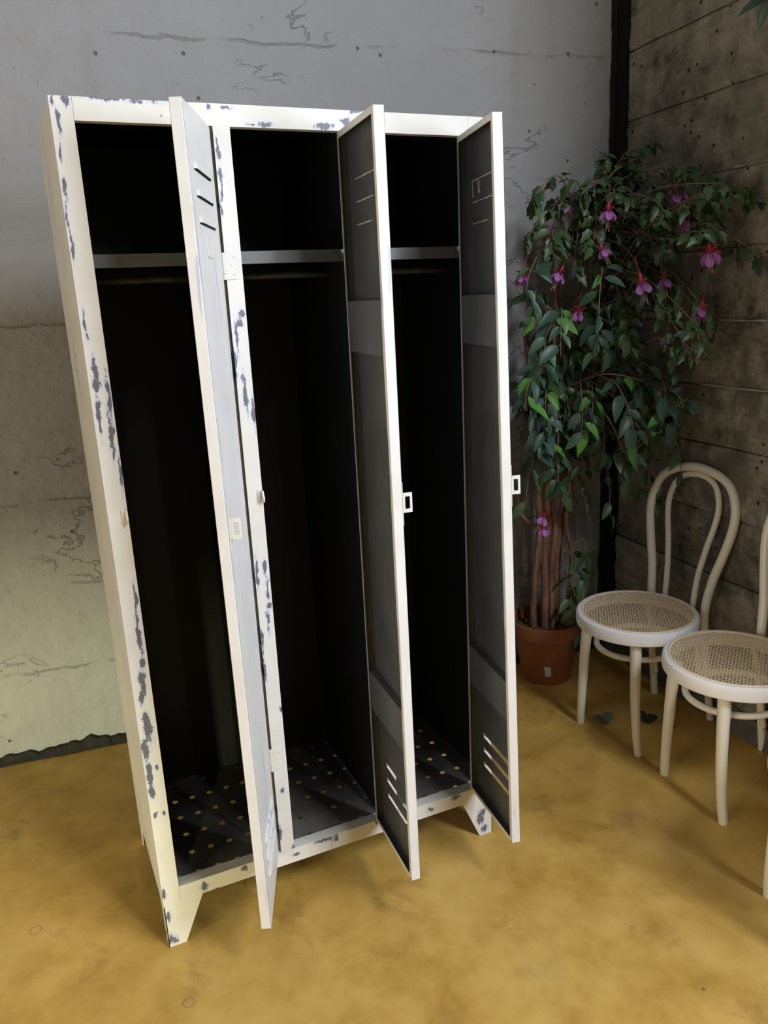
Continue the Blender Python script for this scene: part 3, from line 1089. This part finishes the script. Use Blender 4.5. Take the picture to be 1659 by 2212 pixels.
def tb(b, name, mat, parent=tree, **k):
    b.v = [(q[0] - PX, q[1] - PY, q[2]) for q in b.v] if parent is tree else b.v
    return b.build(name, mat, parent, **k)


b = MB()
b.lathe([(0.0, 0.004), (0.085, 0.004), (0.092, 0.0), (0.094, 0.010), (0.118, 0.185), (0.1195, 0.188), (0.1195, 0.185), (0.127, 0.183), (0.1285, 0.190), (0.134, 0.232), (0.134, 0.238), (0.130, 0.240), (0.127, 0.236), (0.118, 0.170), (0.0, 0.170)], n=64)
pot = b.build('pot', M_POT, tree, smooth='angle')
b = MB()
b.grid(lambda u, v: ((0.128 * u) * math.cos(v * 2 * math.pi), (0.122 * u) * math.sin(v * 2 * math.pi), 0.203 + 0.010 * n3(u * 6, v * 9, 1) * (1 if 0 < v < 1 else 0)), 10, 40)
b.v = [(q[0] * .95, q[1] * .95, q[2]) for q in b.v]
b.build('soil', M_SOIL, tree, smooth=True)
# torn paper label on the pot, facing the room
t = NT('torn_paper_sticker')
v_ = t.coord()
sz = t.sepz(v_)
ln = t.step(t.math('SINE', t.math('MULTIPLY', sz[2], 900.0)), 0.3, 0.7)
ln = t.math('MULTIPLY', ln, t.step(t.noise(v_, 240, 2), 0.45, 0.55))
M_STICK = t.fin(t.mix(t.math('MULTIPLY', ln, 0.5), (0.62, 0.62, 0.60), (0.18, 0.18, 0.2)), 0.6, 0.3)
b = MB()
def stf(u, v):
    z = 0.040 + v * 0.042
    a0 = math.atan2(-1, -0.60) + 0.02
    edge = 0.10 * (1 if v > .2 else .7) + 0.02 * n3(v * 8, 3, 1)
    a = a0 - 0.13 + u * (0.13 + edge) + v * -0.06
    r_ = 0.0944 + (z - .010) * (0.118 - 0.094) / 0.175 + 0.0006
    return (r_ * math.cos(a), r_ * math.sin(a), z)
b.grid(stf, 6, 8)
b.build('price_sticker', M_STICK, pot)

stems = [
 ([(1.505, .704, .19), (1.507, .699, .4), (1.522, .692, .578), (1.514, .690, .735), (1.521, .688, .871), (1.498, .690, 1.004), (1.472, .700, 1.087), (1.483, .700, 1.197), (1.469, .706, 1.284)], .013, .009),
 ([(1.539, .675, .19), (1.534, .672, .398), (1.538, .668, .577), (1.541, .670, .734), (1.528, .675, .904), (1.55, .672, 1.066), (1.563, .668, 1.318), (1.568, .667, 1.551)], .015, .009),
 ([(1.563, .664, .19), (1.554, .660, .415), (1.564, .656, .576), (1.552, .662, .75), (1.540, .670, .836), (1.535, .68, .95)], .012, .009),
 ([(1.587, .684, .19), (1.593, .681, .485), (1.614, .672, .695), (1.607, .665, .899), (1.632, .653, .997), (1.664, .635, 1.06), (1.70, .60, 1.14)], .017, .008),
 ([(1.603, .640, .19), (1.621, .634, .484), (1.599, .638, .627), (1.617, .634, .747), (1.607, .640, .849), (1.60, .65, .95)], .008, .006),
 ([(1.625, .655, .96), (1.680, .622, 1.218), (1.691, .61, 1.403), (1.688, .60, 1.57)], .011, .007),
 ([(1.448, .724, .80), (1.450, .722, .70), (1.468, .712, .640), (1.514, .694, .596)], .006, .008),
 ([(1.555, .72, .19), (1.575, .715, .5), (1.585, .71, .8), (1.60, .70, 1.1), (1.64, .66, 1.35), (1.66, .62, 1.62)], .012, .007)]
for pts, r0, r1 in stems:
    P = spline(pts, 6)
    P = [q + Vector((0.004 * n3(q.z * 9, q.x * 30, 0), 0.004 * n3(q.z * 9, 5, q.y * 30), 0)) for q in P]
    b = MB()
    k = len(P)
    b.tube(P, [(r0 + (r1 - r0) * i / (k - 1)) * (1 + .18 * n3(P[i].z * 20, r0 * 900, 0)) for i in range(k)], 9)
    tb(b, 'trunk', M_BARK, smooth=True)


def leaf_mesh(name, L, Wd, fold, droop, mat, wavy=0.0, n=6):
    vs, fs = [], []
    for i in range(n + 1):
        t_ = i / n
        wdt = Wd * (math.sin(math.pi * min(1, t_ ** 0.8)) ** 0.85) * (1 - .18 * t_) if 0 < i < n else 0.0
        y = L * t_
        zc = -droop * L * t_ * t_
        wv = wavy * (1 if i % 2 else -1) * wdt
        vs += [(-wdt / 2 - wv, y, zc + fold * wdt), (0, y, zc), (wdt / 2 + wv, y, zc + fold * wdt)]
    for i in range(n):
        for j in range(2):
            q = i * 3 + j
            fs.append((q, q + 1, q + 4, q + 3))
    # petiole
    k = len(vs)
    vs += [(-.0008, -L * .22, 0), (.0008, -L * .22, 0), (.0008, 0.0, 0), (-.0008, 0.0, 0)]
    fs.append((k, k + 1, k + 2, k + 3))
    me = bpy.data.meshes.new(name)
    me.from_pydata(vs, [], fs)
    me.materials.append(mat)
    me.shade_smooth()
    return me


LF = [leaf_mesh('ficus_leaf', 0.072, 0.036, 0.22, 0.30, M_FIC), leaf_mesh('ficus_leaf', 0.066, 0.030, 0.30, 0.15, M_FIC), leaf_mesh('ficus_leaf', 0.078, 0.035, 0.12, 0.45, M_FIC)]
LU = [leaf_mesh('fuchsia_leaf', 0.048, 0.026, 0.18, 0.35, M_FUC, 0.10), leaf_mesh('fuchsia_leaf', 0.040, 0.024, 0.25, 0.2, M_FUC, 0.12)]

rg = random.Random(11)
rdir = Vector((0.914, -0.406, 0))
fdir = Vector((0.406, 0.914, 0))
O_ = Vector((1.55, 0.68, 0))


def clampw(q, mrg=0.03):
    q = Vector(q)
    q.y = min(q.y, ywall(q.x) - mrg)
    q.x = min(q.x, xwall(q.y) - mrg)
    return q


def L3(a, z, d): return O_ + rdir * a + fdir * d + Vector((0, 0, z))


leaf_list = []      # (mesh, matrix, kind)


def put_leaf(me, pos, dirv, upv, sc):
    y = dirv.normalized()
    x = y.cross(upv)
    if x.length < 1e-4: x = y.orthogonal()
    x.normalize()
    z = x.cross(y)
    M = Matrix(((x.x, y.x, z.x, pos.x), (x.y, y.y, z.y, pos.y), (x.z, y.z, z.z, pos.z), (0, 0, 0, 1))) @ Matrix.Scale(sc, 4)
    tip = M @ Vector((0, 0.06, 0))
    for q in (tip, M @ Vector((0.015, .03, 0)), M @ Vector((-.015, .03, 0)), pos):
        if q.y > ywall(q.x) - 0.012 or q.x > xwall(q.y) - 0.018:
            return
    # keep clear of the chair seats and the locker
    if q.z < 0.44 and (Vector((tip.x, tip.y)) - Vector((1.57, .243))).length < 0.23:
        return
    if tip.x < 1.0: return
    leaf_list.append((me, M))


def twig(hub, tgt, n, meshes, rad=0.0022, sag=0.05, lscale=1.0, lift=0.06, start=0.35):
    hub, tgt = Vector(hub), clampw(tgt, 0.035)
    mid = (hub + tgt) / 2 + Vector((rg.uniform(-.03, .03), rg.uniform(-.03, .03), lift + rg.uniform(0, .04)))
    mid = clampw(mid, 0.035)
    end = clampw(tgt + (tgt - mid) * 0.25 + Vector((0, 0, -sag)), 0.035)
    P = spline([hub, mid, tgt, end], 6)
    b = MB()
    k = len(P)
    b.tube(P, [rad * (1.4 - .9 * i / (k - 1)) for i in range(k)], 5)
    tb(b, 'twig', M_TWIG, smooth=True)
    for i in range(n):
        f = start + (1 - start) * (i + rg.random() * .5) / n
        idx = min(k - 2, int(f * (k - 1)))
        pos = P[idx]
        tn = (P[idx + 1] - P[idx]).normalized()
        side = tn.cross(Vector((0, 0, 1)))
        if side.length < .1: side = Vector((1, 0, 0))
        side.normalize()
        dv = tn * .5 + side * (1 if i % 2 else -1) * rg.uniform(.4, 1.0) + Vector((0, 0, rg.uniform(-1.1, .15))) + Vector((rg.uniform(-.3, .3), rg.uniform(-.5, .1), 0))
        up = Vector((rg.uniform(-.5, .3), rg.uniform(-1.0, 0.1), rg.uniform(.3, 1.0)))
        sc = lscale * rg.uniform(.75, 1.15)
        dn = dv.normalized()
        put_leaf(rg.choice(meshes), pos + dn * 0.012 * sc, dn, up, sc)


hubs = [Vector(q) for q in ((1.55, .672, 1.07), (1.607, .66, .92), (1.664, .632, 1.06), (1.498, .69, 1.0), (1.68, .62, 1.22), (1.563, .668, 1.3), (1.69, .61, 1.4), (1.483, .70, 1.2), (1.66, .62, 1.6), (1.568, .667, 1.5))]


def near_hub(q):
    hs = sorted(hubs, key=lambda h: (h - q).length + abs(h.z - q.z + .05))
    return hs[rg.choice((0, 0, 1))]


# ficus sprays in the middle and lower crown
for i in range(38):
    q = L3(rg.uniform(-.13, .33), rg.uniform(1.0, 1.50), rg.uniform(-.30, -.02))
    twig(near_hub(q), q, rg.randint(7, 10), LF, lift=.05, sag=.07)
for i in range(15):
    q = L3(rg.uniform(-.12, .14), rg.uniform(.82, 1.12), rg.uniform(-.20, -.05))
    twig(near_hub(q), q, rg.randint(5, 8), LF, lift=.05, sag=.09)
for q in (L3(.30, .92, -.12), L3(.34, .84, -.10), L3(.24, .88, -.1), L3(.36, .96, -.2), L3(.20, .80, -.05), L3(.16, .98, -.12)):
    twig((1.664, .632, 1.06), q, 8, LF, lift=.08, sag=.10)
# upper left sprays
for i in range(11):
    q = L3(rg.uniform(-.11, .16), rg.uniform(1.50, 1.74), rg.uniform(-.16, .06))
    twig(near_hub(q), q, rg.randint(8, 11), LU, lift=.07, sag=.03, lscale=1.15)
for i in range(8):
    q = L3(rg.uniform(.02, .22), rg.uniform(1.45, 1.72), rg.uniform(-.16, .02))
    twig(near_hub(q), q, rg.randint(7, 9), LF, lift=.07, sag=.05, lscale=.9)
# fuchsia bush towards the concrete wall
for i in range(60):
    yy = rg.uniform(.10, .62)
    zz = rg.uniform(1.28, 1.76 - max(0, .25 - yy) * .5)
    q = Vector((rg.uniform(1.62, 1.80), yy, zz))
    h = rg.choice([Vector((1.69, .605, 1.45)), Vector((1.67, .61, 1.58)), Vector((1.68, .615, 1.3)), Vector((1.70, .60, 1.2))])
    twig(h, q, rg.randint(9, 13), LU, lift=.06, sag=.04, rad=.0018, lscale=1.1)
for q in ((1.76, .48, 1.86), (1.74, .62, 1.80), (1.70, .60, 1.84), (1.78, .42, 1.78), (1.72, .52, 1.80)):
    twig((1.66, .62, 1.6), q, 10, LU, lift=.05, sag=.02, lscale=1.15)
# a few long bare twigs arching to the right
for P in ([(1.62, .62, 1.12), (1.68, .45, 1.20), (1.70, .34, 1.27), (1.69, .25, 1.26), (1.72, .2, 1.24)],
          [(1.60, .60, 1.16), (1.66, .42, 1.06), (1.68, .36, .98), (1.70, .30, 1.02), (1.73, .22, 1.09)],
          [(1.62, .60, 1.18), (1.66, .46, 1.12), (1.70, .36, 1.05), (1.70, .36, .96), (1.66, .46, .90)],
          [(1.62, .58, 1.10), (1.64, .46, 1.0), (1.66, .40, .90), (1.70, .32, .99), (1.72, .28, 1.12)]):
    b = MB()
    S = spline(P, 8)
    b.tube(S, [0.0028 - .0014 * i / (len(S) - 1) for i in range(len(S))], 6)
    tb(b, 'twig', M_TWIG, smooth=True)
    for f in (.55, .72, .86, .93, 1.0):
        pos = S[min(len(S) - 1, int(f * (len(S) - 1)))]
        dv = Vector((rg.uniform(-.6, .6), rg.uniform(-1, .2), rg.uniform(-.7, .6)))
        put_leaf(rg.choice(LF), pos + dv.normalized() * .008, dv, Vector((-.4, -.8, .6)), rg.uniform(.7, 1.0))
# low shoots at the pot
for q in ((1.60, .60, .34), (1.63, .59, .28), (1.645, .60, .42), (1.66, .60, .50)):
    twig((1.595, .655, .50), q, 7, LF, lift=.03, sag=.06, start=.45)
for q in ((1.66, .62, .76), (1.655, .60, .70)):
    twig((1.607, .645, .78), q, 4, LF, lift=.03, sag=.06, start=.6, lscale=.6)

# the 300 nearest leaves are leaves of their own, the rest one mass
eye = Vector((-0.119, -1.617, 1.436))
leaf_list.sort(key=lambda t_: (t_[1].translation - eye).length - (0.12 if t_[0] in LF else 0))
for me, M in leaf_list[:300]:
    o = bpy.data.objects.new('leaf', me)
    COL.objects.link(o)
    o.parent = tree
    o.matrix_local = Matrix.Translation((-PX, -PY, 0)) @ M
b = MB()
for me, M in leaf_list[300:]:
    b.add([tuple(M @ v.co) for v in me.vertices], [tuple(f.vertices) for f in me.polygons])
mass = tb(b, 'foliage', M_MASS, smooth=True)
tag(mass, kind='stuff')


# fuchsia flowers
def flower_parts():
    s = MB()
    s.tube([(0, 0, 0.055), (0.002, 0, 0.035), (0, 0, 0.018)], [.0008, .0008, .001], 5)      # stalk
    s.tube([(0, 0, 0.018), (0, 0, 0.012), (0, 0, 0.0), (0, 0, -0.004)], [.0028, .0036, .0042, .005], 8)
    for k in range(4):
        a = k * math.pi / 2 + .3
        c, n_ = math.cos(a), math.sin(a)
        def sf(u, v):
            r_ = 0.003 + 0.026 * v
            wd = 0.0085 * math.sin(math.pi * min(1, .12 + v * .88)) * (u - .5)
            z = -0.003 + 0.010 * math.sin(v * 2.4) - .004 * v
            return (c * r_ - n_ * wd, n_ * r_ + c * wd, z)
        s.grid(sf, 2, 6)
    p = MB()
    for k in range(6):
        a = k * math.pi / 3
        c, n_ = math.cos(a), math.sin(a)
        def pf(u, v):
            r_ = 0.004 + 0.014 * math.sin(v * 1.5)
            wd = (0.005 + .013 * math.sin(v * 2.3)) * (u - .5)
            z = -0.004 - 0.020 * v + 0.003 * math.cos(u * 6)
            return (c * r_ - n_ * wd, n_ * r_ + c * wd, z)
        p.grid(pf, 3, 5)
    st = MB()
    for k in range(3):
        a = k * 2.1
        st.tube([(0, 0, -.005), (.003 * math.cos(a), .003 * math.sin(a), -.03), (.004 * math.cos(a), .004 * math.sin(a), -.042 - .004 * k)], [.0006, .0006, .0012], 5)
    return s, p, st


fl_pos = [(1.74, .318, 1.698, 1.15), (1.74, .27, 1.618, 1.15), (1.74, .173, 1.518, 1.25), (1.74, .194, 1.359, 1.1), (1.74, .183, 1.263, 1.2), (1.74, .324, 1.266, .8), (1.74, .26, 1.26, .9),
          (1.70, .31, 1.45, 1.1), (1.60, .45, 1.66, 1.1), (1.58, .45, 1.545, .9), (1.60, .294, 1.443, 1.2), (1.57, .55, 1.362, 1.0), (1.559, .589, 1.693, 1.0), (1.489, .60, 1.56, 1.1), (1.412, .63, 1.481, 1.1), (1.52, .58, 1.483, 1.1), (1.49, .62, .66, 1.0), (1.487, .618, .62, .9)]
s, p_, st = flower_parts()
f0 = s.build('flower', M_SEPAL, tree, smooth=True)
p_.build('petals', M_PETAL, f0, smooth=True)
st.build('stamen', M_STAMEN, f0, smooth=True)
for i, (x, y, z, sc) in enumerate(fl_pos):
    o = f0 if i == 0 else copy_tree(f0, tree)
    o.location = (x - PX, y - PY, z)
    o.scale = (sc * 1.18, sc * 1.18, sc * 1.18)
    o.rotation_euler = (rg.uniform(-.5, .3), rg.uniform(-.4, .4), rg.uniform(0, 6))

# ================================================================== small things
# sprig hanging high on the concrete wall
vine = empty('hanging_sprig', (1.80, 0.055, 2.115))
tag(vine, 'green leafy sprig hanging high on the concrete wall', 'sprig')
b = MB()
S = spline([(.03, 0, .30), (.02, .01, .18), (0, .02, .08), (-.01, .02, 0.0)], 6)
b.tube(S, .002, 6)
b.build('stem', M_TWIG, vine, smooth=True)
for k, (f, dv) in enumerate(((.35, (-.4, -.7, -.5)), (.5, (-.2, .8, -.4)), (.68, (-.5, .5, -.7)), (.8, (-.3, -.8, -.4)), (.98, (-.2, .3, -1.0)), (.9, (-.6, .7, -.1)))):
    pos = S[int(f * (len(S) - 1))]
    y = Vector(dv).normalized()
    x = y.cross(Vector((-.7, -.5, .5))).normalized()
    z = x.cross(y)
    o = bpy.data.objects.new('leaf', LF[k % 3])
    COL.objects.link(o)
    o.parent = vine
    o.matrix_local = Matrix(((x.x, y.x, z.x, pos.x), (x.y, y.y, z.y, pos.y), (x.z, y.z, z.z, pos.z), (0, 0, 0, 1)))

# leaves fallen on the floor
M_PALE = simple('dusty_pale_green_leaf', (0.13, 0.17, 0.14), 0.6, 0.3, 0.25, 40)
M_DKL = simple('dark_green_leaf', (0.02, 0.045, 0.022), 0.5, 0.3, 0.3, 40)


def fallen(loc, mat, blades, label):
    e = empty('fallen_leaf', loc)
    tag(e, label, 'leaf', 'leaves fallen on the floor')
    for (ang, L, Wd, tilt) in blades:
        b = MB()
        def f_(u, v):
            wd = Wd * math.sin(math.pi * min(1, .05 + v * .95)) * (u - .5)
            y = L * v
            z = 0.002 + 0.35 * abs(wd) + tilt * L * math.sin(v * 2.2)
            c, s_ = math.cos(ang), math.sin(ang)
            return (c * wd - s_ * y, s_ * wd + c * y, z)
        b.grid(f_, 4, 8)
        b.build('leaf_blade', mat, e, smooth=True)
    return e


fallen((1.520, 0.290, 0), M_PALE, ((0.9, .055, .034, .35), (-.75, .052, .034, .3)), 'pale green folded leaf lying on the floor under the chair by the potted tree')
fallen((1.640, 0.225, 0), M_DKL, ((0.3, .060, .045, .30), (-1.2, .05, .035, .22)), 'dark green curled leaf on the floor to the right of the pale folded leaf')
fallen((1.700, 0.165, 0), M_DKL, ((1.2, .035, .022, .15),), 'small dark green leaf scrap on the floor nearest the concrete wall')
